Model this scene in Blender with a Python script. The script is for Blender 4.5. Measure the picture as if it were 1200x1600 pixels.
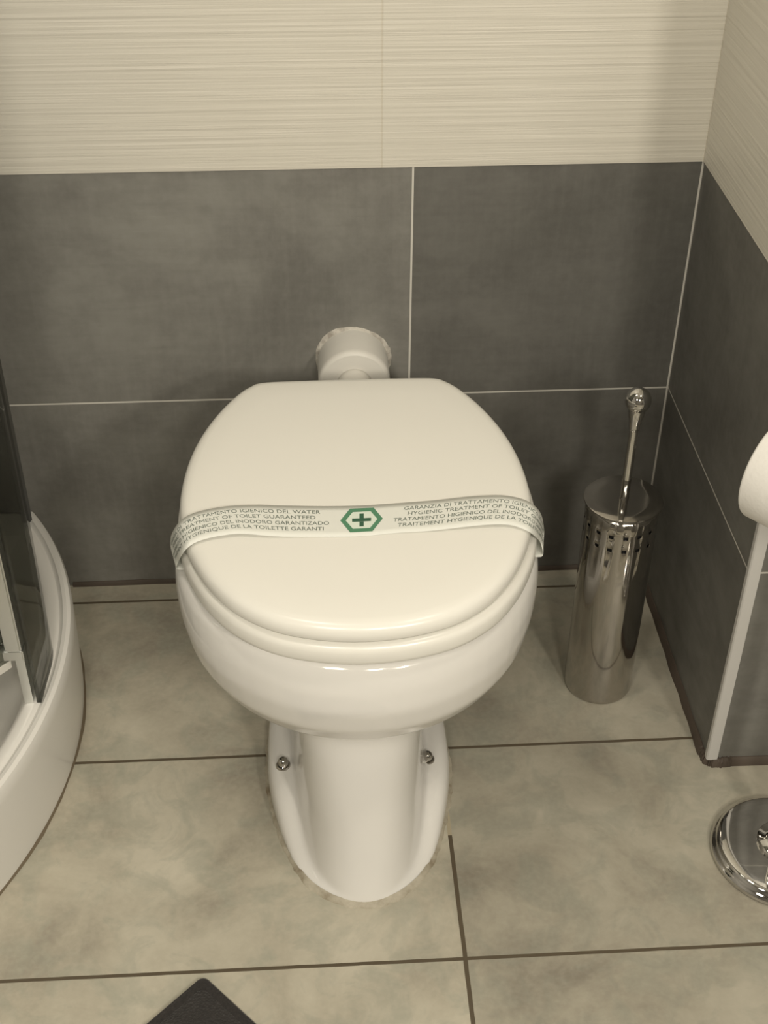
import bpy, bmesh, math, random
from mathutils import Vector, Matrix
random.seed(7)
PI = math.pi
for o in list(bpy.data.objects):
    bpy.data.objects.remove(o)
SC = bpy.context.scene
COL = SC.collection

# ---------------------------------------------------------------- camera
F_PX = 2048.22
CAM = Vector((-0.01604, -1.45575, 1.22861))
PITCH, YAW, ROLL = 0.652188, 0.063225, 0.006359
cam_d = bpy.data.cameras.new('camera')
cam_d.sensor_fit = 'VERTICAL'
cam_d.sensor_height = 36.0
cam_d.sensor_width = 27.0
cam_d.lens = F_PX / 1600 * 36.0
cam_d.clip_start = 0.02
cam = bpy.data.objects.new('camera', cam_d)
COL.objects.link(cam)
_cp, _sp = math.cos(PITCH), math.sin(PITCH)
_cy, _sy = math.cos(YAW), math.sin(YAW)
FWD = Vector((_sy*_cp, _cy*_cp, -_sp))
_r = Vector((_cy, -_sy, 0)); _u = _r.cross(FWD)
RGT = _r*math.cos(ROLL) + _u*math.sin(ROLL)
UP = _u*math.cos(ROLL) - _r*math.sin(ROLL)
M = Matrix((RGT, UP, -FWD)).transposed().to_4x4()
M.translation = CAM
cam.matrix_world = M
SC.camera = cam

def atz(px, py, z):
    """the point at height z that the photograph shows at this pixel (used for measuring)"""
    v = FWD*F_PX + RGT*(px-600) - UP*(py-800)
    t = (z-CAM.z)/v.z
    return CAM + v*t

# ---------------------------------------------------------------- world, lights, exposure
W = bpy.data.worlds.new('world'); SC.world = W
W.use_nodes = True
W.node_tree.nodes['Background'].inputs[0].default_value = (1.0, 0.93, 0.8, 1)
W.node_tree.nodes['Background'].inputs[1].default_value = 0.05
SC.view_settings.view_transform = 'Standard'
SC.view_settings.look = 'None'
SC.view_settings.gamma = 1.0
SC.view_settings.exposure = 0.0

WARM = (1.0, 0.925, 0.79)
def area(name, loc, target, size, power, size_y=None, color=WARM):
    d = bpy.data.lights.new(name, 'AREA')
    d.shape = 'RECTANGLE' if size_y else 'DISK'
    d.size = size
    if size_y: d.size_y = size_y
    d.energy = power; d.color = color
    o = bpy.data.objects.new(name, d); COL.objects.link(o)
    o.location = loc
    o.rotation_euler = (Vector(target)-Vector(loc)).to_track_quat('-Z', 'Y').to_euler()
    return o
area('ceiling_spot', (-0.40, -0.70, 2.36), (0.0, -0.2, 0.3), 0.25, 6.0)
area('corner_fill', (0.70, -1.00, 2.20), (0.0, -0.2, 0.3), 0.25, 4.0)  # unseen fill added to balance brightness, no known fitting
area('left_fill', (-0.30, -1.50, 1.30), (0.0, -0.2, 0.3), 0.25, 4.8)  # fill added left of the camera, stands for no known lamp
area('front_fill', (0.30, -2.20, 1.60), (0.0, -0.2, 0.3), 0.25, 10.2)  # added front fill, place and power chosen for overall brightness
area('vanity_lamp', (0.76, -2.10, 1.40), (0.0, -0.2, 0.3), 0.16, 11.0)

# ---------------------------------------------------------------- helpers
ORIGIN = {}
def obj(name, bm, mat, parent=None, smooth=True, angle=40):
    me = bpy.data.meshes.new(name)
    if parent is not None:
        bmesh.ops.translate(bm, vec=-ORIGIN[parent.name], verts=bm.verts)
    bm.normal_update()
    bm.to_mesh(me); bm.free()
    for m in (mat if isinstance(mat, (list, tuple)) else [mat]):
        me.materials.append(m)
    if smooth:
        for p in me.polygons: p.use_smooth = True
        try: me.set_sharp_from_angle(angle=math.radians(angle))
        except Exception: pass
    o = bpy.data.objects.new(name, me); COL.objects.link(o)
    if parent is not None:
        o.parent = parent
        ORIGIN[o.name] = ORIGIN[parent.name].copy()
    else:
        ORIGIN[o.name] = Vector((0, 0, 0))
    return o
def tag(o, label=None, cat=None, group=None, kind=None):
    if label: o['label'] = label
    if cat: o['category'] = cat
    if group: o['group'] = group
    if kind: o['kind'] = kind
    return o
def thing(name, loc, label, cat, group=None):
    o = bpy.data.objects.new(name, None); COL.objects.link(o)
    o.empty_display_size = 0.05
    o.location = loc
    ORIGIN[o.name] = Vector(loc)
    return tag(o, label, cat, group)
def struct(name, bm, mat, **k):
    o = obj(name, bm, mat, **k)
    o['kind'] = 'structure'
    return o
def add_box(bm, a, b, mi=0):
    x0, y0, z0 = a; x1, y1, z1 = b
    vs = [bm.verts.new(p) for p in ((x0,y0,z0),(x1,y0,z0),(x1,y1,z0),(x0,y1,z0),(x0,y0,z1),(x1,y0,z1),(x1,y1,z1),(x0,y1,z1))]
    fs = []
    for f in ((3,2,1,0),(4,5,6,7),(0,1,5,4),(1,2,6,5),(2,3,7,6),(3,0,4,7)):
        fc = bm.faces.new([vs[i] for i in f]); fc.material_index = mi; fs.append(fc)
    return fs
def loft(bm, rings, cap0=True, cap1=True, closed=True, mi=0):
    R = [[bm.verts.new(p) for p in r] for r in rings]
    n = len(R[0])
    for a, b in zip(R, R[1:]):
        for i in range(n if closed else n-1):
            j = (i+1) % n
            f = bm.faces.new((a[i], a[j], b[j], b[i])); f.material_index = mi
    if cap0: bm.faces.new(list(reversed(R[0]))).material_index = mi
    if cap1: bm.faces.new(R[-1]).material_index = mi
    return R
def frame(axis):
    a = Vector(axis).normalized()
    t = Vector((0, 0, 1)) if abs(a.z) < 0.9 else Vector((0, 1, 0))
    u = t.cross(a).normalized(); v = a.cross(u)
    return u, v, a
def lathe(bm, prof, origin, axis=(0, 0, 1), n=48, cap0=True, cap1=True):
    """prof: list of (radius, distance along the axis)"""
    u, v, a = frame(axis); o = Vector(origin)
    rings = []
    for r, h in prof:
        r = max(r, 1e-5)
        rings.append([o + a*h + u*(r*math.cos(2*PI*i/n)) + v*(r*math.sin(2*PI*i/n)) for i in range(n)])
    loft(bm, rings, cap0, cap1)
def tube(bm, pts, r, n=16):
    pts = [Vector(p) for p in pts]
    rings = []
    up = None
    for i, p in enumerate(pts):
        d = (pts[min(i+1, len(pts)-1)] - pts[max(i-1, 0)]).normalized()
        if up is None:
            u, v, _ = frame(d)
        else:
            u = (up - d*up.dot(d)).normalized(); v = d.cross(u)
        up = u
        rings.append([p + u*(r*math.cos(2*PI*k/n)) + v*(r*math.sin(2*PI*k/n)) for k in range(n)])
    loft(bm, rings)
def catmull(pts, per=8, closed=False):
    P = [Vector(p) for p in pts]; n = len(P); out = []
    rng = range(n) if closed else range(n-1)
    for i in rng:
        if closed:
            p0, p1, p2, p3 = P[i-1], P[i], P[(i+1) % n], P[(i+2) % n]
        else:
            p0, p1, p2, p3 = P[max(i-1, 0)], P[i], P[i+1], P[min(i+2, n-1)]
        for k in range(per):
            t = k/per
            out.append(0.5*((2*p1) + (p2-p0)*t + (2*p0-5*p1+4*p2-p3)*t*t + (3*p1-p0-3*p2+p3)*t**3))
    if not closed: out.append(P[-1].copy())
    return out

# ---------------------------------------------------------------- materials
class NT:
    def __init__(s, name):
        s.m = bpy.data.materials.new(name); s.m.use_nodes = True
        s.t = s.m.node_tree; s.N = s.t.nodes; s.L = s.t.links
        s.b = s.N['Principled BSDF']; s.out = s.N['Material Output']
    def node(s, typ, **k):
        n = s.N.new(typ)
        for a, v in k.items(): setattr(n, a, v)
        return n
    def link(s, a, b): s.L.new(a, b)
    def math(s, op, a, b=None, c=None, clamp=False):
        n = s.node('ShaderNodeMath', operation=op, use_clamp=clamp)
        for i, v in enumerate((a, b, c)):
            if v is None: continue
            if isinstance(v, (int, float)): n.inputs[i].default_value = v
            else: s.link(v, n.inputs[i])
        return n.outputs[0]
    def mix(s, fac, a, b, blend='MIX'):
        n = s.node('ShaderNodeMix', data_type='RGBA', blend_type=blend)
        for inp, v in ((n.inputs[0], fac), (n.inputs[6], a), (n.inputs[7], b)):
            if isinstance(v, (int, float)): inp.default_value = v
            elif isinstance(v, tuple): inp.default_value = (*v, 1)
            else: s.link(v, inp)
        return n.outputs[2]
    def pos(s):
        g = s.node('ShaderNodeNewGeometry'); sp = s.node('ShaderNodeSeparateXYZ')
        s.link(g.outputs['Position'], sp.inputs[0])
        return g.outputs['Position'], sp.outputs
    def noise(s, scale, detail=4, rough=0.55, vec=None, dist=0.0, stretch=None):
        n = s.node('ShaderNodeTexNoise')
        n.inputs['Scale'].default_value = scale; n.inputs['Detail'].default_value = detail
        n.inputs['Roughness'].default_value = rough; n.inputs['Distortion'].default_value = dist
        if vec is not None:
            if stretch:
                mp = s.node('ShaderNodeMapping'); mp.inputs['Scale'].default_value = stretch
                s.link(vec, mp.inputs[0]); vec = mp.outputs[0]
            s.link(vec, n.inputs['Vector'])
        return n.outputs['Fac']
    def ramp(s, fac, stops):
        n = s.node('ShaderNodeValToRGB'); cr = n.color_ramp
        while len(cr.elements) < len(stops): cr.elements.new(0.5)
        for e, (p, c) in zip(cr.elements, stops):
            e.position = p; e.color = (*c, 1) if isinstance(c, tuple) else (c, c, c, 1)
        s.link(fac, n.inputs[0]); return n.outputs[0]
    def bump(s, h, strength, dist):
        n = s.node('ShaderNodeBump'); n.inputs['Strength'].default_value = strength
        n.inputs['Distance'].default_value = dist
        s.link(h, n.inputs['Height']); s.link(n.outputs[0], s.b.inputs['Normal'])
    def set(s, **k):
        names = dict(color='Base Color', rough='Roughness', metal='Metallic', spec='Specular IOR Level', coat='Coat Weight',
                     coat_rough='Coat Roughness', trans='Transmission Weight', ior='IOR', sheen='Sheen Weight', sss='Subsurface Weight')
        for a, v in k.items():
            inp = s.b.inputs[names[a]]
            if isinstance(v, tuple): inp.default_value = (*v, 1)
            elif isinstance(v, (int, float)): inp.default_value = v
            else: s.link(v, inp)
        return s
def line_mask(s, coord, places, half):
    """1 on thin joints at the given places"""
    out = None
    for c in places:
        d = s.math('ABSOLUTE', s.math('SUBTRACT', coord, c))
        m = s.math('LESS_THAN', d, half)
        out = m if out is None else s.math('MAXIMUM', out, m)
    return out
def plain(name, color, rough=0.5, **k):
    s = NT(name); s.set(color=color, rough=rough, **k)
    p, _ = s.pos()
    n = s.noise(60, 3, 0.5, p)
    s.link(s.ramp(n, [(0.3, max(rough-0.04, 0.0)), (0.7, rough+0.04)]), s.b.inputs['Roughness'])
    return s.m

XC, YO = 0.45218, -0.3836         # right wall face, and its near corner
Z1, Z2 = 0.3077, 0.6206          # joints of the wall tiling
D1, S = 0.0394, 0.30             # first floor joint off the wall, tile depth
XV = 0.12566                      # floor joint running away from the wall
XW, XU = 0.10775, 0.07089          # upright joints of grey and of ribbed tiles
GROUT = (0.62, 0.60, 0.55)

def grey_tile(name, axis, ulines, zlines=(Z1,), light_tone=(1.0, 1.0, 1.0, 1.0), usplit=0.0):
    s = NT(name); P, c = s.pos()
    n1 = s.noise(3.2, 6, 0.62, P, 0.4)
    n2 = s.noise(14, 5, 0.6, P, 0.2, stretch=(0.7, 0.7, 1.0))
    n3 = s.noise(90, 3, 0.6, P)
    base = s.ramp(n1, [(0.32, (0.128, 0.125, 0.113)), (0.5, (0.178, 0.174, 0.158)), (0.66, (0.232, 0.228, 0.208))])
    base = s.mix(s.ramp(n2, [(0.42, 0.0), (0.7, 0.6)]), base, (0.122, 0.116, 0.106))
    n4 = s.noise(1.0, 4, 0.6, P, 0.0, stretch=(95.0, 95.0, 9.0)); n5 = s.noise(1.0, 4, 0.6, P, 0.0, stretch=(9.0, 9.0, 95.0))
    base = s.mix(s.ramp(n4, [(0.45, 0.0), (0.75, 0.20)]), base, (0.25, 0.245, 0.225))
    base = s.mix(s.ramp(n5, [(0.45, 0.0), (0.75, 0.22)]), base, (0.11, 0.105, 0.096))
    base = s.mix(s.ramp(n3, [(0.4, 0.0), (0.7, 0.16)]), base, (0.257, 0.254, 0.238))
    # uneven light put into tile colour: lower left, lower right, upper left, upper right
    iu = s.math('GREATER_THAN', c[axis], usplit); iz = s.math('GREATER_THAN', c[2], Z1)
    lo = s.math('ADD', light_tone[0], s.math('MULTIPLY', iu, light_tone[1]-light_tone[0])); up = s.math('ADD', light_tone[2], s.math('MULTIPLY', iu, light_tone[3]-light_tone[2]))
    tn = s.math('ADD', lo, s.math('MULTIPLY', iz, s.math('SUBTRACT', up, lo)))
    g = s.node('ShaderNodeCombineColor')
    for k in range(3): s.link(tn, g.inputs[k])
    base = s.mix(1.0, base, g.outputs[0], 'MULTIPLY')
    m = s.math('MAXIMUM', line_mask(s, c[axis], ulines, 0.0012), line_mask(s, c[2], zlines, 0.0012))
    col = s.mix(m, base, GROUT)
    s.set(color=col, rough=s.ramp(n2, [(0.3, 0.42), (0.7, 0.55)]), spec=0.35)
    s.bump(s.math('SUBTRACT', s.math('MULTIPLY', n3, 0.12), m), 0.25, 0.001)
    return s.m
def ribbed_tile(name, axis, ulines, relief=0.62):
    s = NT(name); P, c = s.pos()
    st = (0.8, 0.8, 68.0)
    n1 = s.noise(2.6, 3, 0.55, P, 0.0, stretch=st)
    n2 = s.noise(1.0, 2, 0.5, P, 0.0, stretch=(0.5, 0.5, 125.0))
    n4 = s.noise(2.5, 4, 0.6, P)
    h = s.math('ADD', s.math('MULTIPLY', n1, 0.75), s.math('MULTIPLY', n2, 0.5))
    base = s.ramp(n4, [(0.3, (0.655, 0.625, 0.55)), (0.7, (0.71, 0.68, 0.605))])
    speck = s.math('GREATER_THAN', s.noise(6, 2, 0.5, P, 0.0, stretch=(4, 4, 60)), 0.765)
    base = s.mix(s.math('MULTIPLY', speck, 0.25), base, (0.30, 0.26, 0.2))
    m = line_mask(s, c[axis], ulines, 0.0011)
    base = s.mix(s.math('MULTIPLY', m, 0.55), base, (0.58, 0.53, 0.43))
    s.set(color=base, rough=0.45, spec=0.4)
    s.bump(s.math('SUBTRACT', h, m), relief, 0.0034)
    return s.m
def floor_mat():
    s = NT('floor_tile'); P, c = s.pos()
    n1 = s.noise(5.5, 6, 0.62, P, 0.5)
    n2 = s.noise(19, 5, 0.6, P, 0.8)
    n3 = s.noise(140, 2, 0.5, P)
    base = s.ramp(n1, [(0.34, (0.275, 0.250, 0.202)), (0.47, (0.395, 0.365, 0.293)), (0.56, (0.445, 0.415, 0.336)), (0.68, (0.515, 0.482, 0.396))])
    base = s.mix(s.ramp(n2, [(0.47, 0.0), (0.56, 0.32), (0.72, 0.62)]), base, (0.285, 0.290, 0.238))
    base = s.mix(s.ramp(n3, [(0.4, 0.0), (0.75, 0.15)]), base, (0.581, 0.546, 0.458))
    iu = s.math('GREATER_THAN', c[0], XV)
    tn = s.math('ADD', 1.16, s.math('MULTIPLY', iu, -0.22))  # lighter left, darker right: uneven light put into the floor colour
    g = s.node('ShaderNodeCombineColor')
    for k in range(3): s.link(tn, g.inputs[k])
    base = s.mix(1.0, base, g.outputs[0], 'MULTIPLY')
    wob = s.math('MULTIPLY', s.math('SUBTRACT', s.noise(25, 2, 0.5, P), 0.5), 0.0012)
    yy = s.math('ADD', c[1], wob); xx = s.math('ADD', c[0], wob)
    my = line_mask(s, yy, [-D1-S*k for k in range(0, 8)], 0.0021)
    mx = line_mask(s, xx, [XV+0.6*k for k in (-1, 0, 1)], 0.0024)
    filled = s.math('GREATER_THAN', c[1], -0.475)
    gcol = s.mix(s.math('MULTIPLY', mx, filled), (0.105, 0.083, 0.055), (0.42, 0.37, 0.27))
    m = s.math('MAXIMUM', my, mx)
    s.set(color=s.mix(m, base, gcol), rough=s.ramp(n2, [(0.3, 0.36), (0.7, 0.5)]), spec=0.4)
    s.bump(s.math('SUBTRACT', s.math('MULTIPLY', n3, 0.05), m), 0.3, 0.001)
    return s.m

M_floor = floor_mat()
M_grey_back = grey_tile('grey_tile_back', 0, [XW-0.6, XW, XC-0.001], light_tone=(1.2, 0.92, 1.18, 0.80), usplit=XW)
M_grey_side = grey_tile('grey_tile_side', 1, [-0.001], light_tone=(0.76, 0.76, 0.93, 0.93))  # lower tiles darkened for the shade low on this face
M_grey_end = grey_tile('grey_tile_end', 0, [XC+0.45])
M_rib_back = ribbed_tile('ribbed_tile_back', 0, [XU-0.6, XU, XC-0.001])
M_rib_side = ribbed_tile('ribbed_tile_side', 1, [-0.001], relief=0.35)
M_ceiling = plain('ceiling_paint', (0.8, 0.78, 0.74), 0.8)
M_paint = plain('wall_paint', (0.36, 0.35, 0.33), 0.6)
M_ceramic = NT('glazed_ceramic').set(color=(0.80, 0.785, 0.755), rough=0.12, spec=0.5).m
M_seat = NT('lacquered_seat').set(color=(0.84, 0.825, 0.77), rough=0.24, spec=0.45).m
M_plastic = plain('white_plastic', (0.72, 0.70, 0.65), 0.4)
M_acrylic = NT('white_acrylic').set(color=(0.80, 0.785, 0.75), rough=0.22, spec=0.5).m
def chrome(name, c, r):
    s = NT(name); P, _ = s.pos()
    n = s.noise(35, 3, 0.6, P)
    s.set(color=c, metal=1.0)
    s.link(s.ramp(n, [(0.3, r), (0.75, r+0.05)]), s.b.inputs['Roughness'])
    return s.m
M_chrome = chrome('chrome', (0.64, 0.63, 0.61), 0.03)
M_steel = chrome('polished_steel', (0.47, 0.45, 0.42), 0.07)
M_alu = chrome('satin_aluminium', (0.74, 0.75, 0.73), 0.32)
M_darkalu = chrome('dark_aluminium', (0.16, 0.16, 0.155), 0.4)
M_grime = plain('brown_grime', (0.17, 0.135, 0.09), 0.7)
M_trim = plain('white_trim', (0.56, 0.55, 0.53), 0.45)
M_dark = plain('dark_sealant', (0.085, 0.065, 0.05), 0.7)
M_black = plain('matte_black', (0.012, 0.012, 0.012), 0.6)
M_seal = NT('aged_silicone')
_p, _c = M_seal.pos(); _n = M_seal.noise(38, 4, 0.65, _p)
M_seal.set(color=M_seal.ramp(_n, [(0.30, (0.22, 0.175, 0.115)), (0.48, (0.40, 0.36, 0.28)), (0.66, (0.52, 0.48, 0.39))]), rough=0.6)
M_seal = M_seal.m
M_plaster = NT('rough_plaster')
_p, _c = M_plaster.pos(); _n = M_plaster.noise(70, 4, 0.65, _p)
M_plaster.set(color=M_plaster.ramp(_n, [(0.35, (0.34, 0.31, 0.27)), (0.6, (0.62, 0.59, 0.53))]), rough=0.85)
M_plaster.bump(_n, 0.6, 0.002)
M_plaster = M_plaster.m
M_band = NT('band_paper').set(color=(0.79, 0.80, 0.75), rough=0.45, spec=0.35).m
M_ink = NT('grey_green_ink').set(color=(0.135, 0.165, 0.14), rough=0.6).m
M_green = NT('green_ink').set(color=(0.085, 0.25, 0.14), rough=0.55).m
M_dkgreen = NT('dark_green_ink').set(color=(0.03, 0.11, 0.06), rough=0.55).m
M_mint = NT('pale_mint_ink').set(color=(0.72, 0.80, 0.70), rough=0.55).m
def mat_fabric():
    s = NT('dark_mat'); P, c = s.pos()
    n = s.noise(260, 3, 0.6, P); v = s.node('ShaderNodeTexVoronoi'); v.inputs['Scale'].default_value = 420
    s.link(P, v.inputs['Vector'])
    s.set(color=s.ramp(n, [(0.3, (0.016, 0.014, 0.013)), (0.7, (0.03, 0.026, 0.024))]), rough=0.9, sheen=0.25)
    s.bump(v.outputs['Distance'], 0.5, 0.002)
    return s.m
M_mat = mat_fabric()
def paper():
    s = NT('tissue_paper'); P, c = s.pos()
    n = s.noise(320, 2, 0.5, P)
    s.set(color=(0.82, 0.80, 0.765), rough=0.9, spec=0.2)
    s.bump(n, 0.25, 0.001)
    return s.m
M_paper = paper()
M_card = plain('brown_card', (0.42, 0.33, 0.23), 0.8)
def glass():
    s = NT('tinted_glass')
    s.set(color=(0.66, 0.68, 0.66), rough=0.02, trans=1.0, ior=1.0)
    tr = s.node('ShaderNodeBsdfTransparent'); tr.inputs[0].default_value = (0.62, 0.63, 0.60, 1)
    gl = s.node('ShaderNodeBsdfGlossy'); gl.inputs['Roughness'].default_value = 0.02
    fr = s.node('ShaderNodeFresnel'); fr.inputs['IOR'].default_value = 1.45
    mx = s.node('ShaderNodeMixShader')
    s.link(s.math('MULTIPLY', fr.outputs[0], 0.7), mx.inputs[0]); s.link(tr.outputs[0], mx.inputs[1]); s.link(gl.outputs[0], mx.inputs[2])
    s.link(mx.outputs[0], s.out.inputs[0])
    s.N.remove(s.b)
    return s.m
M_glass = glass()

# ---------------------------------------------------------------- the room
XL, XR, YF, H = -1.06, 1.45, -2.5, 2.40
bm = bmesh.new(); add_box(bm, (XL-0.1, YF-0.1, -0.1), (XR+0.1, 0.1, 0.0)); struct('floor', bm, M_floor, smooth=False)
bm = bmesh.new(); add_box(bm, (XL-0.1, YF-0.1, H), (XR+0.1, 0.1, H+0.1)); struct('ceiling', bm, M_ceiling, smooth=False)
bm = bmesh.new()
add_box(bm, (XL-0.1, 0.0, 0.0), (XR+0.1, 0.1, Z2), 0)
add_box(bm, (XL-0.1, -0.0012, Z2), (XR+0.1, 0.1, H), 1)
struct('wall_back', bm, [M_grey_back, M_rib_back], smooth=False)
bm = bmesh.new()          # the wall that juts out on the right: its long face and its end
for z0, z1, ms, me_ in ((0.0, Z2, 0, 1), (Z2, H, 2, 3)):
    e = 0.0 if z0 == 0 else 0.0012
    fs = add_box(bm, (XC-e, YO-e, z0), (XR+0.1, -0.0015, z1), ms)
    fs[2].material_index = me_
M_rib_end = ribbed_tile('ribbed_tile_end', 0, [XC+0.45])
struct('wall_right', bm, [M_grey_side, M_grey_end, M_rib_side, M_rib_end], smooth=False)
bm = bmesh.new(); add_box(bm, (XL-0.1, YF, 0.0), (XL, 0.0, H)); struct('wall_left', bm, M_paint, smooth=False)
bm = bmesh.new(); add_box(bm, (XL, YF-0.1, 0.0), (XR, YF, H)); struct('wall_front', bm, M_paint, smooth=False)
bm = bmesh.new(); add_box(bm, (XR, YF, 0.0), (XR+0.1, YO, H)); struct('wall_side', bm, M_paint, smooth=False)
# white corner profile on the outer corner of the jutting wall
bm = bmesh.new()
prof = [(XC-0.0022, YO+0.004), (XC-0.0022, YO-0.002), (XC-0.0008, YO-0.0036), (XC+0.002, YO-0.0040), (XC+0.0115, YO-0.0034), (XC+0.0125, YO-0.001), (XC+0.0125, YO+0.001), (XC-0.0005, YO+0.001), (XC-0.0005, YO+0.004)]
loft(bm, [[Vector((x, y, z)) for x, y in prof] for z in (0.012, 1.2, H-0.001)])
struct('trim_1', bm, M_trim, angle=30)
# dark sealant where the tiling meets the floor
def sealant(name, pts, h=0.011, d=0.005):
    bm = bmesh.new(); rnd = random.Random(3)
    P = []
    for a, b in zip(pts, pts[1:]):
        n = 14
        for i in range(n): P.append(Vector(a)+(Vector(b)-Vector(a))*i/n)
    P.append(Vector(pts[-1]))
    rings = []
    for i, p in enumerate(P):
        t = (P[min(i+1, len(P)-1)]-P[max(i-1, 0)]).normalized(); nrm = Vector((-t.y, t.x, 0)) * -1
        hh = h*(0.85+0.3*rnd.random()); dd = d*(0.85+0.3*rnd.random())
        rings.append([p + nrm*(-0.001), p + nrm*dd, p+nrm*dd*0.8+Vector((0, 0, hh*0.7)), p+nrm*dd*0.25+Vector((0, 0, hh)), p-nrm*0.001+Vector((0, 0, hh))])
    loft(bm, rings)
    bmesh.ops.recalc_face_normals(bm, faces=bm.faces)
    return struct(name, bm, M_dark)
sealant('baseboard_back', [Vector((-0.37, 0.0, 0)), Vector((XC-0.006, 0.0, 0))], 0.007, 0.004)
sealant('baseboard_right', [Vector((XC, -0.006, 0)), Vector((XC, YO+0.02, 0)), Vector((XC+0.002, YO+0.004, 0)), Vector((XC+0.010, YO-0.001, 0)), Vector((XC+0.03, YO, 0)), Vector((XR-0.01, YO, 0))], 0.012, 0.006)

# ---------------------------------------------------------------- the toilet
CX = 0.0235
toilet = thing('toilet', (CX, -0.36, 0), 'white ceramic toilet with closed lid, standing on the tiled floor against the grey wall', 'toilet')
def egg(z, w, yf, yb, yc, n=64, ex=1.0, exb=1.0):
    out = []
    for i in range(n):
        t = 2*PI*i/n
        c, s_ = math.cos(t), math.sin(t)
        e = exb if c > 0 else ex
        x = w*math.copysign(abs(s_)**e, s_)
        y = yc + ((yb-yc) if c > 0 else (yc-yf))*math.copysign(abs(c)**e, c)
        out.append(Vector((CX+x, y, z)))
    return out
bm = bmesh.new()
rings = [  # z, half width, front, back, widest at, front fullness, back fullness
    (0.002, .084, -.564, -.155, -.36, .92, .6),
    (0.012, .083, -.562, -.155, -.36, .92, .6),
    (0.035, .079, -.551, -.155, -.37, .92, .6),
    (0.065, .075, -.536, -.155, -.37, .88, .6),
    (0.110, .073, -.516, -.155, -.37, .84, .6),
    (0.145, .073, -.500, -.155, -.37, .82, .6),
    (0.165, .074, -.489, -.155, -.37, .82, .6),
    (0.180, .083, -.485, -.155, -.37, .88, .62),
    (0.195, .100, -.492, -.155, -.37, .93, .65),
    (0.213, .127, -.512, -.155, -.37, .97, .7),
    (0.235, .153, -.5365, -.155, -.375, 1.0, .7),
    (0.262, .174, -.5625, -.155, -.38, 1.0, .7),
    (0.290, .1845, -.580, -.152, -.385, 1.0, .7),
    (0.320, .1895, -.5855, -.150, -.385, 1.0, .7),
    (0.345, .191, -.5825, -.150, -.385, 1.0, .7),
    (0.358, .190, -.578, -.150, -.385, 1.0, .7),
    (0.369, .1885, -.572, -.152, -.385, 1.0, .7),
    (0.3735, .180, -.563, -.158, -.385, 1.0, .7)]
loft(bm, [egg(z, w, f, b, c, ex=e, exb=eb) for z, w, f, b, c, e, eb in rings])
# the foot flange with its lip
foot_half = [(0, -.567), (.022, -.5635), (.042, -.554), (.064, -.534), (.081, -.505), (.094, -.468), (.1035, -.43), (.109, -.395), (.1105, -.36), (.1095, -.31), (.105, -.25), (.098, -.2), (.088, -.165), (.06, -.152), (0, -.150)]
foot_pts = [Vector((x, y, 0)) for x, y in foot_half] + [Vector((-x, y, 0)) for x, y in reversed(foot_half[1:-1])]
foot = catmull(foot_pts, 5, closed=True)
fc = Vector((0, -.36, 0))
def foot_ring(inset, zf):
    r = []
    for p in foot:
        d = p-fc; l = d.length
        q = fc + d*((l-inset)/l)
        k = min(max((q.y+0.535)/0.12, 0.0), 1.0); k = k*k*(3-2*k)
        r.append(Vector((CX+q.x, q.y, zf*(0.12+0.88*k))))
    return r
loft(bm, [foot_ring(0, 0.0), foot_ring(0, 0.022), foot_ring(0.0025, 0.033), foot_ring(0.008, 0.039), foot_ring(0.016, 0.0405), foot_ring(0.035, 0.039)])
bmesh.ops.recalc_face_normals(bm, faces=bm.faces)
body = obj('bowl', bm, M_ceramic, toilet)
md = body.modifiers.new('remesh', 'REMESH'); md.mode = 'VOXEL'; md.voxel_size = 0.0036; md.use_smooth_shade = True
md = body.modifiers.new('smooth', 'SMOOTH'); md.factor = 0.5; md.iterations = 14
# silicone bead round the foot
bm = bmesh.new()
rnd = random.Random(5)
n = len(foot); A = []; B = []; C_ = []; D_ = []
for i, p in enumerate(foot):
    d = (p-fc).normalized(); w = 0.0022 + 0.0028*rnd.random()
    q = Vector((CX+p.x, p.y, 0))
    A.append(q-d*0.004); B.append(q+d*w); C_.append(q+d*w*0.6+Vector((0, 0, 0.002))); D_.append(q-d*0.004+Vector((0, 0, 0.0045)))
loft(bm, [A, B, C_, D_], cap0=False, cap1=False)
o = obj('sealant_bead', bm, M_seal, toilet); o['label'] = 'stained beige silicone bead round the foot'
# fixing bolts
for bx in (-0.0905, 0.0815):
    by = -0.393
    bm = bmesh.new()
    lathe(bm, [(.0088, .037), (.0088, .0415), (.0078, .0428), (.0062, .0428), (.0062, .0475), (.0052, .0505), (.003, .0525), (.0, .053)], (CX+bx, by, 0), n=24)
    o = obj('bolt', bm, M_steel, toilet); o['label'] = 'small steel fixing bolt with domed cap'
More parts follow.
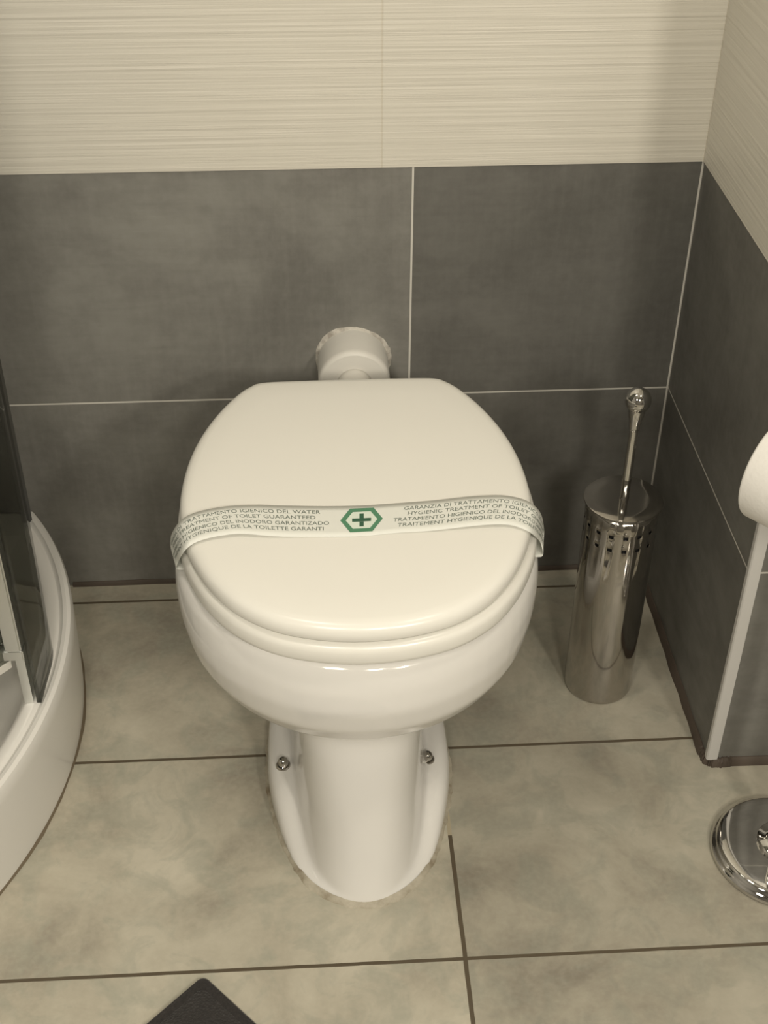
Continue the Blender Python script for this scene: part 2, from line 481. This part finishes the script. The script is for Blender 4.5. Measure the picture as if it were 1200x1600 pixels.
# seat and lid
def half_outline(half):
    pts = [Vector((x, y, 0)) for x, y in half] + [Vector((-x, y, 0)) for x, y in reversed(half[1:-1])]
    return catmull(pts, 6, closed=True)
lid_half = [(0, -.5825), (.043, -.578), (.084, -.564), (.118, -.539), (.143, -.507), (.1605, -.473), (.1725, -.437), (.1795, -.394), (.1805, -.352), (.176, -.305), (.166, -.260), (.150, -.216), (.131, -.180), (.116, -.161), (.1, -.1515), (.06, -.1495), (0, -.149)]
lid_o = half_outline(lid_half)
def slab(bm, outline, prof, cap0=True, cap1=True):
    """prof: (inset, z) stack; the outline is drawn in along its own normals"""
    n = len(outline); nr = []
    for i in range(n):
        t = outline[(i+1) % n]-outline[i-1]; nr.append(Vector((t.y, -t.x, 0)).normalized())
    cen = sum(outline, Vector())/n
    sgn = 1 if nr[0].dot(outline[0]-cen) > 0 else -1
    rings = []
    for ins, z in prof:
        if callable(z): zf = z
        else: zf = lambda p, zz=z: zz
        rr = []
        for p, q in zip(outline, nr):
            if ins < 0.02: v = p - q*sgn*ins
            else: v = cen + (p-cen)*(1-ins)
            rr.append(Vector((CX+v.x, v.y, zf(v))))
        rings.append(rr)
    return loft(bm, rings, cap0, cap1)
bm = bmesh.new()
slab(bm, lid_o, [(.012, .4105), (.004, .4105), (.001, .4115), (0, .4140), (0.0003, .4195), (.0015, .4238), (.004, .4270), (.008, .4290), (.014, .4300), (0.2, .4307), (0.5, .4310), (0.85, .4310)])
bmesh.ops.recalc_face_normals(bm, faces=bm.faces)
lid = obj('lid', bm, M_seat, toilet, angle=60)
bm = bmesh.new()
seat_half = [(x*1.028, y-0.002 if y < -.4 else y) for x, y in lid_half]
seat_o = half_outline(seat_half)
slab(bm, [p+Vector((0.0015, 0, 0)) for p in seat_o], [(0.2, .3815), (.010, .3815), (.004, .3825), (.001, .3853), (0, .3890), (0.0002, .3985), (.0015, .4030), (.005, .4062), (.010, .4075), (0.2, .4080)])
bmesh.ops.recalc_face_normals(bm, faces=bm.faces)
seat = obj('seat', bm, M_seat, toilet, angle=60)
for x, y in ((-.13, -.45), (.13, -.45), (-.12, -.27), (.12, -.27)):
    bm = bmesh.new(); lathe(bm, [(.009, .372), (.009, .3825)], (CX+x, y, 0), n=16); obj('bumper', bm, M_plastic, seat)
for x, y in ((-.13, -.45), (.13, -.45)):
    bm = bmesh.new(); lathe(bm, [(.007, .407), (.007, .4112)], (CX+x, y, 0), n=16); obj('bumper', bm, M_plastic, lid)

# ---------------------------------------------------------------- paper band round lid and seat
pairs = [((268, 858), (276, 889), .379), ((266.5, 842), (278, 879), .392), ((271, 829), (283, 869), .414), ((280, 816), (291, 858), .4275), ((295, 805), (305, 848), .4325),
         ((320, 797), (330, 840), .4342), ((357, 791), (372, 834), .4350), ((400, 789), (410, 836.5), .4342), ((437, 790), (445, 838.7), .4325), ((502, 791), (502, 839), .4318),
         ((565, 790), (565, 838), .4316), ((626, 786), (617, 833), .4318), ((678, 782), (672, 829.5), .4326), ((734, 776), (728, 823), .4342), ((778, 774), (768, 819.5), .4350),
         ((805, 777), (795, 820), .4342), ((824, 783), (813, 825), .4325), ((837, 792), (828, 832), .4275), ((845, 803), (838, 840), .414), ((849, 818), (845, 849), .392), ((849, 835), (848, 868), .379)]
tops = [atz(*a, z) for a, b, z in pairs]; bots = [atz(*b, z) for a, b, z in pairs]
for row in (tops, bots):      # both ends tuck in under the seat
    l, r = row[0], row[-1]
    row.insert(0, Vector((l.x+0.010, l.y, .3775))); row.insert(0, Vector((l.x+0.028, l.y, .3778)))
    row.append(Vector((r.x-0.010, r.y, .3775))); row.append(Vector((r.x-0.028, r.y, .3778)))
TOPC = catmull(tops, 8); BOTC = catmull(bots, 8)
MIDC = [(a+b)/2 for a, b in zip(TOPC, BOTC)]
ARC = [0.0]
for a, b in zip(MIDC, MIDC[1:]): ARC.append(ARC[-1]+(b-a).length)
i0 = min(range(len(MIDC)), key=lambda i: abs(MIDC[i].x - atz(565, 813, .4316).x))
ARC = [a-ARC[i0] for a in ARC]
WID = (TOPC[i0]-BOTC[i0]).length
def on_band(u, v, lift):
    """u: metres along the band from the emblem; v: 0 at the rear edge, 1 at the front edge"""
    u = min(max(u, ARC[0]+1e-4), ARC[-1]-1e-4)
    k = 0
    while ARC[k+1] < u: k += 1
    t = (u-ARC[k])/(ARC[k+1]-ARC[k])
    a = TOPC[k].lerp(TOPC[k+1], t); b = BOTC[k].lerp(BOTC[k+1], t)
    du = (MIDC[k+1]-MIDC[k]); nrm = du.cross(a-b).normalized()
    return a.lerp(b, v) + nrm*lift
band = thing('paper_band', atz(565, 813, .431), 'narrow white hygiene paper band with green emblem, wrapped across the closed toilet lid', 'paper band')
bm = bmesh.new()
NV = 6
rows = [[bm.verts.new(a.lerp(b, j/NV)) for j in range(NV+1)] for a, b in zip(TOPC, BOTC)]
for r0, r1 in zip(rows, rows[1:]):
    for j in range(NV): bm.faces.new((r0[j], r0[j+1], r1[j+1], r1[j]))
o = obj('strip', bm, M_band, band)
md = o.modifiers.new('solid', 'SOLIDIFY'); md.thickness = 0.0003; md.offset = 0
def text_mesh(body, width, cap):
    """letters as a flat bmesh, centred on x, capitals of the given height, squeezed to the given width"""
    cu = bpy.data.curves.new('letters', 'FONT'); cu.body = body; cu.size = 1.0; cu.resolution_u = 3
    cu.offset = 0.0
    ob = bpy.data.objects.new('letters', cu); COL.objects.link(ob)
    dg = bpy.context.evaluated_depsgraph_get(); dg.update()
    me = bpy.data.meshes.new_from_object(ob.evaluated_get(dg))
    bm = bmesh.new(); bm.from_mesh(me)
    bpy.data.objects.remove(ob); bpy.data.meshes.remove(me); bpy.data.curves.remove(cu)
    xs = [v.co.x for v in bm.verts]; ys = [v.co.y for v in bm.verts]
    x0, x1 = min(xs), max(xs); h = 0.72
    for v in bm.verts:
        v.co.x = ((v.co.x-x0)/(x1-x0)-0.5)*width
        v.co.y = v.co.y/h*cap
    return bm
LINES = ['GARANZIA DI TRATTAMENTO IGIENICO DEL WATER', 'HYGIENIC TREATMENT OF TOILET GUARANTEED', 'TRATAMIENTO HIGIENICO DEL INODORO GARANTIZADO', 'TRAITEMENT HYGIENIQUE DE LA TOILETTE GARANTI']
MPX = 0.000672
for side, cpx in ((-1, 366.0), (1, 764.0)):
    uc = (cpx-565)*MPX
    for k, (ln, wpx, vb) in enumerate(zip(LINES, (276, 262, 302, 286), (.255, .435, .62, .80))):
        bt = text_mesh(ln, wpx*MPX, 0.118)
        drop = []
        for v in bt.verts:
            u = uc+v.co.x
            if u < ARC[0]+0.003 or u > ARC[-1]-0.003: drop.append(v); continue
            v.co = on_band(u, vb-v.co.y, 0.00035)
        bmesh.ops.delete(bt, geom=drop, context='VERTS')
        o = obj('text_line', bt, M_ink, band, smooth=False)
        o['label'] = 'line of small grey green capitals printed on the band'
def flat(name, polys, mat, lift, sub=False):
    """polys: list of polygons in emblem pixels (x right, y down)"""
    bm = bmesh.new()
    for poly in polys:
        bm.faces.new([bm.verts.new(on_band(x*MPX, 0.485+y/48.0, lift)) for x, y in poly])
    bmesh.ops.recalc_face_normals(bm, faces=bm.faces)
    for f in bm.faces:
        if f.normal.z < 0: f.normal_flip()
    return obj(name, bm, mat, band if not sub else sub, smooth=False)
hx = [(-31.5, 0), (-17, -18.5), (17, -18.5), (31.5, 0), (17, 18.5), (-17, 18.5)]
hi = [(-23.5, 0), (-13, -13), (13, -13), (23.5, 0), (13, 13), (-13, 13)]
ring_p = [[hx[i], hx[(i+1) % 6], hi[(i+1) % 6], hi[i]] for i in range(6)]
em = flat('emblem', ring_p, M_green, 0.00035); em['label'] = 'green six sided emblem with a cross'
em2 = flat('emblem_field', [hi], M_mint, 0.00030, em)
cr = lambda a, t, b: [[(-a, -t), (a, -t), (a, t), (-a, t)], [(-t*1.25, -b), (t*1.25, -b), (t*1.25, -t), (-t*1.25, -t)], [(-t*1.25, t), (t*1.25, t), (t*1.25, b), (-t*1.25, b)]]
flat('emblem_cross', cr(14, 2.6, 10), M_dkgreen, 0.00045, em)

# ---------------------------------------------------------------- pipe out of the wall
PC = Vector((0.0345, 0, 0.3625))
pipe = thing('flush_pipe', PC, 'white plastic pipe connector coming out of the grey wall behind the toilet', 'pipe')
bm = bmesh.new()
ax = (0, -1, 0)
lathe(bm, [(.0450, -.004), (.0450, .050), (.0443, .0545), (.0425, .057), (.040, .058)], PC, ax, 56, cap1=False)
lathe(bm, [(.0402, .0578), (.034, .0592), (.026, .0598), (.0222, .0598), (.0218, .0585)], PC, ax, 56, cap0=False)
bmesh.ops.recalc_face_normals(bm, faces=bm.faces)
obj('sleeve', bm, M_plastic, pipe)
bm = bmesh.new(); lathe(bm, [(.0208, .05), (.0208, .149)], PC, ax, 40)
bmesh.ops.recalc_face_normals(bm, faces=bm.faces)
obj('inner_tube', bm, M_plastic, pipe)
bm = bmesh.new(); rnd = random.Random(9)
rr = [[], [], []]
N = 60
ph = [1+0.5*math.sin(3*2*PI*i/N+1)+0.35*rnd.random() for i in range(N)]
for i in range(N):
    a = 2*PI*i/N; c, s_ = math.cos(a), math.sin(a)
    w = 0.0035*ph[i]
    rr[0].append(PC+Vector((c*(.0450+w), .0005, s_*(.0450+w)))); rr[1].append(PC+Vector((c*(.0450+w*.55), -.002, s_*(.0450+w*.55)))); rr[2].append(PC+Vector((c*.0443, -.0035-0.002*rnd.random(), s_*.0443)))
loft(bm, rr, False, False); bmesh.ops.recalc_face_normals(bm, faces=bm.faces)
o = obj('plaster_ring', bm, M_plaster, pipe); o['label'] = 'rough pale plaster round the pipe at the wall'

# ---------------------------------------------------------------- toilet brush and holder
BC = Vector((0.3450, -0.2335, 0))
holder = thing('brush_holder', BC, 'tall shiny steel brush holder cylinder with two rows of small holes, in the corner', 'brush holder')
bm = bmesh.new()
NH = 16; RB = 0.0435
zs = [0.0, 0.002, 0.006, 0.10, 0.20, 0.2530, 0.2578, 0.2725, 0.2773, 0.2990]
rs = [RB-0.002, RB-0.0005, RB, RB, RB, RB, RB, RB, RB, RB]
angs = []
hw = 0.0029/RB
for k in range(NH):
    a = 2*PI*k/NH - PI/2 - 0.07
    step = 2*PI/NH
    angs += [(a-hw, True), (a+hw, False)] + [(a+hw+(step-2*hw)*q/4, False) for q in (1, 2, 3)]
grid = [[bm.verts.new(BC+Vector((r*math.cos(a), r*math.sin(a), z))) for a, _ in angs] for r, z in zip(rs, zs)]
na = len(angs)
for i in range(len(zs)-1):
    for j in range(na):
        if angs[j][1] and i in (5, 7): continue
        bm.faces.new((grid[i][j], grid[i][(j+1) % na], grid[i+1][(j+1) % na], grid[i+1][j]))
bm.faces.new(list(reversed(grid[0])))
o = obj('body', bm, M_steel, holder)
md = o.modifiers.new('solid', 'SOLIDIFY'); md.thickness = 0.0009; md.offset = -1
bm = bmesh.new(); lathe(bm, [(.038, .003), (.0395, .02), (.0395, .296)], BC, n=40, cap1=False)  # black cylinder added for the darkness behind the holes
o = obj('hole_shade', bm, M_black, holder); o['label'] = 'black cylinder standing in for the shade inside the holes'
brush = thing('toilet_brush', BC+Vector((0, 0, 0.2992)), 'chrome toilet brush handle with ball knob and round lid, standing in the steel holder', 'toilet brush')
bm = bmesh.new(); lathe(bm, [(.0405, .2965), (.0455, .2992), (.0465, .3000), (.0470, .3010), (.0465, .3022), (.045, .3028), (.03, .3030), (.008, .3032)], BC, n=72)
obj('lid', bm, M_steel, brush)
bm = bmesh.new(); HC = BC+Vector((0.0005, 0, 0))
lathe(bm, [(.0060, .302), (.0058, .304), (.0054, .306), (.0054, .32), (.0054, .402)], HC, n=24)
obj('handle', bm, M_chrome, brush)
bm = bmesh.new()
pr = [(.0054, .3995), (.0064, .4005), (.0067, .404), (.0078, .413), (.0098, .4225)]
zc, rk = .4395, .0150
for k in range(0, 15):
    a = -0.86 + (PI/2+0.86)*k/14
    pr.append((rk*math.cos(a), zc+rk*math.sin(a)))
lathe(bm, pr, HC, n=32)
obj('knob', bm, M_chrome, brush)
bm = bmesh.new(); lathe(bm, [(.004, .30), (.004, .13), (.012, .125)], BC, n=16)
lathe(bm, [(.0, .045), (.025, .05), (.031, .075), (.028, .11), (.010, .13)], BC, n=28)
obj('bristle_head', bm, M_black, brush)

# ---------------------------------------------------------------- roll stand and roll
SB = Vector((0.502, -0.522, 0))
stand = thing('roll_stand', SB, 'freestanding chrome paper roll stand with round domed base, near the end of the right wall', 'roll stand')
bm = bmesh.new()
lathe(bm, [(.074, .0), (.0775, .001), (.0785, .004), (.0775, .0075), (.0745, .0095), (.0725, .0115), (.0715, .0140), (.067, .0158), (.058, .0170), (.042, .0182), (.030, .0190)], SB, n=96)
obj('base', bm, M_chrome, stand, angle=60)
bm = bmesh.new(); lathe(bm, [(.0285, .0175), (.0285, .0225), (.0265, .0245), (.020, .026), (.013, .031), (.011, .037)], SB, n=48); obj('collar', bm, M_chrome, stand)
bm = bmesh.new(); lathe(bm, [(.0095, .03), (.0095, .60), (.012, .602), (.0125, .609), (.009, .616), (.0, .619)], SB, n=32); obj('pole', bm, M_chrome, stand)
axd = Vector((-0.652, 0.758, 0.0)).normalized()
RC = Vector((0.427, -0.5466, 0.544))
ZA = RC.z+0.0125                      # the roll hangs from the arm by the top of its core
AX = [Vector((p.x, p.y, ZA)) for p in (RC-axd*0.068, RC-axd*0.03, RC+axd*0.056)]
bm = bmesh.new()
tube(bm, catmull([Vector((SB.x, SB.y, ZA)), Vector((SB.x+.004, SB.y-.03, ZA)), Vector((SB.x+.004, SB.y-.065, ZA)), Vector((SB.x-.008, SB.y-.088, ZA)), AX[0], AX[1], AX[2]], 6), 0.0055, 16)
obj('arm', bm, M_chrome, stand)
roll = thing('toilet_roll', RC, 'white toilet paper roll on the arm of the chrome stand at the right edge', 'toilet paper')
bm = bmesh.new()
L = 0.050; R0 = 0.0515; ri = 0.0195
lathe(bm, [(ri, -L), (R0-.003, -L), (R0-.0008, -L+.001), (R0, -L+.003), (R0, L-.003), (R0-.0008, L-.001), (R0-.003, L), (ri, L)], RC, axd, 64, cap0=False, cap1=False)
u_, v_, a_ = frame(axd)
obj('paper', bm, M_paper, roll, angle=50)
bm = bmesh.new()
lathe(bm, [(ri+.0004, -L+.0006), (ri-.001, -L+.0006), (ri-.001, L-.0006), (ri+.0004, L-.0006)], RC, axd, 40, cap0=False, cap1=False)
obj('core', bm, M_card, roll)

# ---------------------------------------------------------------- shower tray and screen
TC = Vector((-0.846, -0.285, 0)); RT = 0.522
def arc_xy(r, y_from, y_to, n):
    a0 = math.asin(max(-1, min(1, (y_from-TC.y)/r))); a1 = math.asin(max(-1, min(1, (y_to-TC.y)/r)))
    return [Vector((TC.x+r*math.cos(a0+(a1-a0)*i/n), TC.y+r*math.sin(a0+(a1-a0)*i/n), 0)) for i in range(n+1)]
def tray_ring(off, z):
    r = RT-off
    pts = arc_xy(r, -0.0025-off*0.0, TC.y-r*0.9999, 60)
    fy = pts[-1].y
    pts += [Vector((XL+0.003+max(off, 0)*0.0, fy, 0)), Vector((XL+0.003, -0.0025, 0))]
    return [Vector((p.x, p.y, z)) for p in pts]
def tray_ring_in(off, z):
    r = RT-off
    pts = arc_xy(r, -0.05, TC.y-r*0.9999, 60)
    pts += [Vector((XL+0.05, pts[-1].y, 0)), Vector((XL+0.05, -0.05, 0))]
    return [Vector((p.x, p.y, z)) for p in pts]
tray = thing('shower_tray', (-0.72, -0.35, 0), 'white bow fronted shower tray on the floor left of the toilet', 'shower tray')
bm = bmesh.new()
HT = 0.138
loft(bm, [tray_ring(0.0, 0.0), tray_ring(0.0, 0.004), tray_ring(-0.002, 0.05), tray_ring(-0.0035, HT-0.022), tray_ring(-0.0035, HT-0.008), tray_ring(-0.001, HT-0.002), tray_ring(0.0035, HT), tray_ring(0.008, HT-0.001),
          tray_ring(0.0105, HT-0.0045), tray_ring(0.013, HT-0.0055), tray_ring(0.016, HT-0.0045), tray_ring(0.019, HT-0.0035), tray_ring(0.0265, HT-0.004), tray_ring_in(0.030, HT-0.0055), tray_ring_in(0.036, HT-0.012), tray_ring_in(0.052, HT-0.045), tray_ring_in(0.085, HT-0.064), tray_ring_in(0.16, HT-0.067)])
bmesh.ops.recalc_face_normals(bm, faces=bm.faces)
obj('basin', bm, M_acrylic, tray, angle=35)
bm = bmesh.new(); rnd = random.Random(2)
ring = arc_xy(RT, -0.004, TC.y-RT*0.9999, 60)
rA, rB, rC = [], [], []
for p in ring:
    d = (p-TC).normalized(); w = 0.0016+0.0018*rnd.random()
    rA.append(p-d*0.002); rB.append(p+d*w); rC.append(p-d*0.001+Vector((0, 0, .004)))
R_ = loft(bm, [rA, rB, rC], False, False, closed=False); bmesh.ops.recalc_face_normals(bm, faces=bm.faces)
o = obj('sealant_bead', bm, M_grime, tray); o['label'] = 'dirty sealant line where tray meets floor'

screen = thing('shower_screen', (-0.40, -0.2, HT), 'grey tinted glass shower screen with satin metal post, standing on the white tray', 'shower screen')
def path_panel(bm, pts, z0, z1, th):
    n = len(pts); L_, R_ = [], []
    for i, p in enumerate(pts):
        t = (pts[min(i+1, n-1)]-pts[max(i-1, 0)]).normalized(); q = Vector((-t.y, t.x, 0))*(th/2)
        L_.append(p+q); R_.append(p-q)
    sec = lambda z: [Vector((p.x, p.y, z)) for p in L_+list(reversed(R_))]
    loft(bm, [sec(z0), sec(z1)])
    bmesh.ops.recalc_face_normals(bm, faces=bm.faces)
GW, GA, GB = Vector((-0.4150, -0.003, 0)), Vector((-0.3402, -0.290, 0)), Vector((-0.3440, -0.366, 0))
bend = [GW+(GA-GW)*k for k in (0.05, 0.4, 0.7, 0.9)] + [GW.lerp(GA, 0.97), GA.lerp(GB, 0.05)+Vector((-0.0008, 0, 0)), GA.lerp(GB, 0.2), GB]
ZB, ZT = HT-0.0040, 1.95
bm = bmesh.new(); path_panel(bm, bend, ZB, ZT, 0.005); o = obj('fixed_panel', bm, M_glass, screen); o['label'] = 'tinted glass panel running to the wall'
bm = bmesh.new(); path_panel(bm, [GW, GW.lerp(GA, 0.07)], ZB, ZT, 0.012); obj('wall_profile', bm, M_darkalu, screen, angle=30)
PX, PY = -0.3560, -0.3570
bm = bmesh.new(); add_box(bm, (PX-.012, PY-.014, .218), (PX+.006, PY+.012, ZT)); bmesh.ops.bevel(bm, geom=bm.edges[:], offset=.002, segments=2, affect='EDGES')
post = obj('post', bm, M_alu, screen, angle=30); post['label'] = 'pale satin metal post'
bm = bmesh.new(); add_box(bm, (PX-.004, PY-.010, ZB), (PX+.006, PY+.008, .204)); obj('post_foot', bm, M_alu, screen, smooth=False)
bm = bmesh.new(); add_box(bm, (PX-.028, PY-.012, .203), (PX+.0065, PY+.012, .218)); bmesh.ops.bevel(bm, geom=bm.edges[:], offset=.0015, segments=2, affect='EDGES')
obj('bracket', bm, M_alu, screen, angle=30)
# door leaf folded inward from the post
d0 = Vector((PX-.010, PY-.002, 0)); dd = Vector((-0.55, -0.60, 0)).normalized(); dn = Vector((-dd.y, dd.x, 0))
def leaf(bm, a, b, z0, z1, th):
    p, q = d0+dd*a, d0+dd*b
    sec = lambda z: [Vector((v.x, v.y, z)) for v in (p+dn*th/2, q+dn*th/2, q-dn*th/2, p-dn*th/2)]
    loft(bm, [sec(z0), sec(z1)]); bmesh.ops.recalc_face_normals(bm, faces=bm.faces)
bm = bmesh.new(); leaf(bm, 0.004, 0.34, .199, ZT-.02, .005); door = obj('door_leaf', bm, M_glass, screen, smooth=False); door['label'] = 'tinted glass door leaf'
bm = bmesh.new(); leaf(bm, 0.004, 0.34, .190, .200, .007); obj('bottom_seal', bm, M_plastic, door, smooth=False)

# ---------------------------------------------------------------- bath mat
c0 = atz(318, 1524, 0.004); c0.z = 0
e1 = (atz(230, 1600, 0)-atz(318, 1525, 0)).normalized()
e2 = Vector((-e1.y, e1.x, 0))
if e2.dot(atz(420, 1600, 0)-atz(318, 1525, 0)) < 0: e2 = -e2
bm = bmesh.new()
W1, W2, rc = 0.40, 0.50, 0.008
pts = []
for (a, b, s0) in ((rc, rc, 2), (W1-rc, rc, 3), (W1-rc, W2-rc, 0), (rc, W2-rc, 1)):
    for k in range(7):
        t = PI/2*(s0+k/6)
        pts.append((a+rc*math.cos(t), b+rc*math.sin(t)))
def mring(ins, z):
    out = []
    for a, b in pts:
        ca, cb = W1/2, W2/2
        out.append(c0+e1*(ca+(a-ca)*(1-ins/ca))+e2*(cb+(b-cb)*(1-ins/cb))+Vector((0, 0, z)))
    return out
loft(bm, [mring(0.0, 0.0), mring(0.0, 0.004), mring(0.0015, 0.0062), mring(0.009, 0.0066), mring(0.0105, 0.0054), mring(0.012, 0.0062), mring(0.05, 0.0064)])
bmesh.ops.recalc_face_normals(bm, faces=bm.faces)
o = obj('bath_mat', bm, M_mat, None)
tag(o, 'black rectangular mat lying cornerwise on the floor in front of the toilet', 'mat')
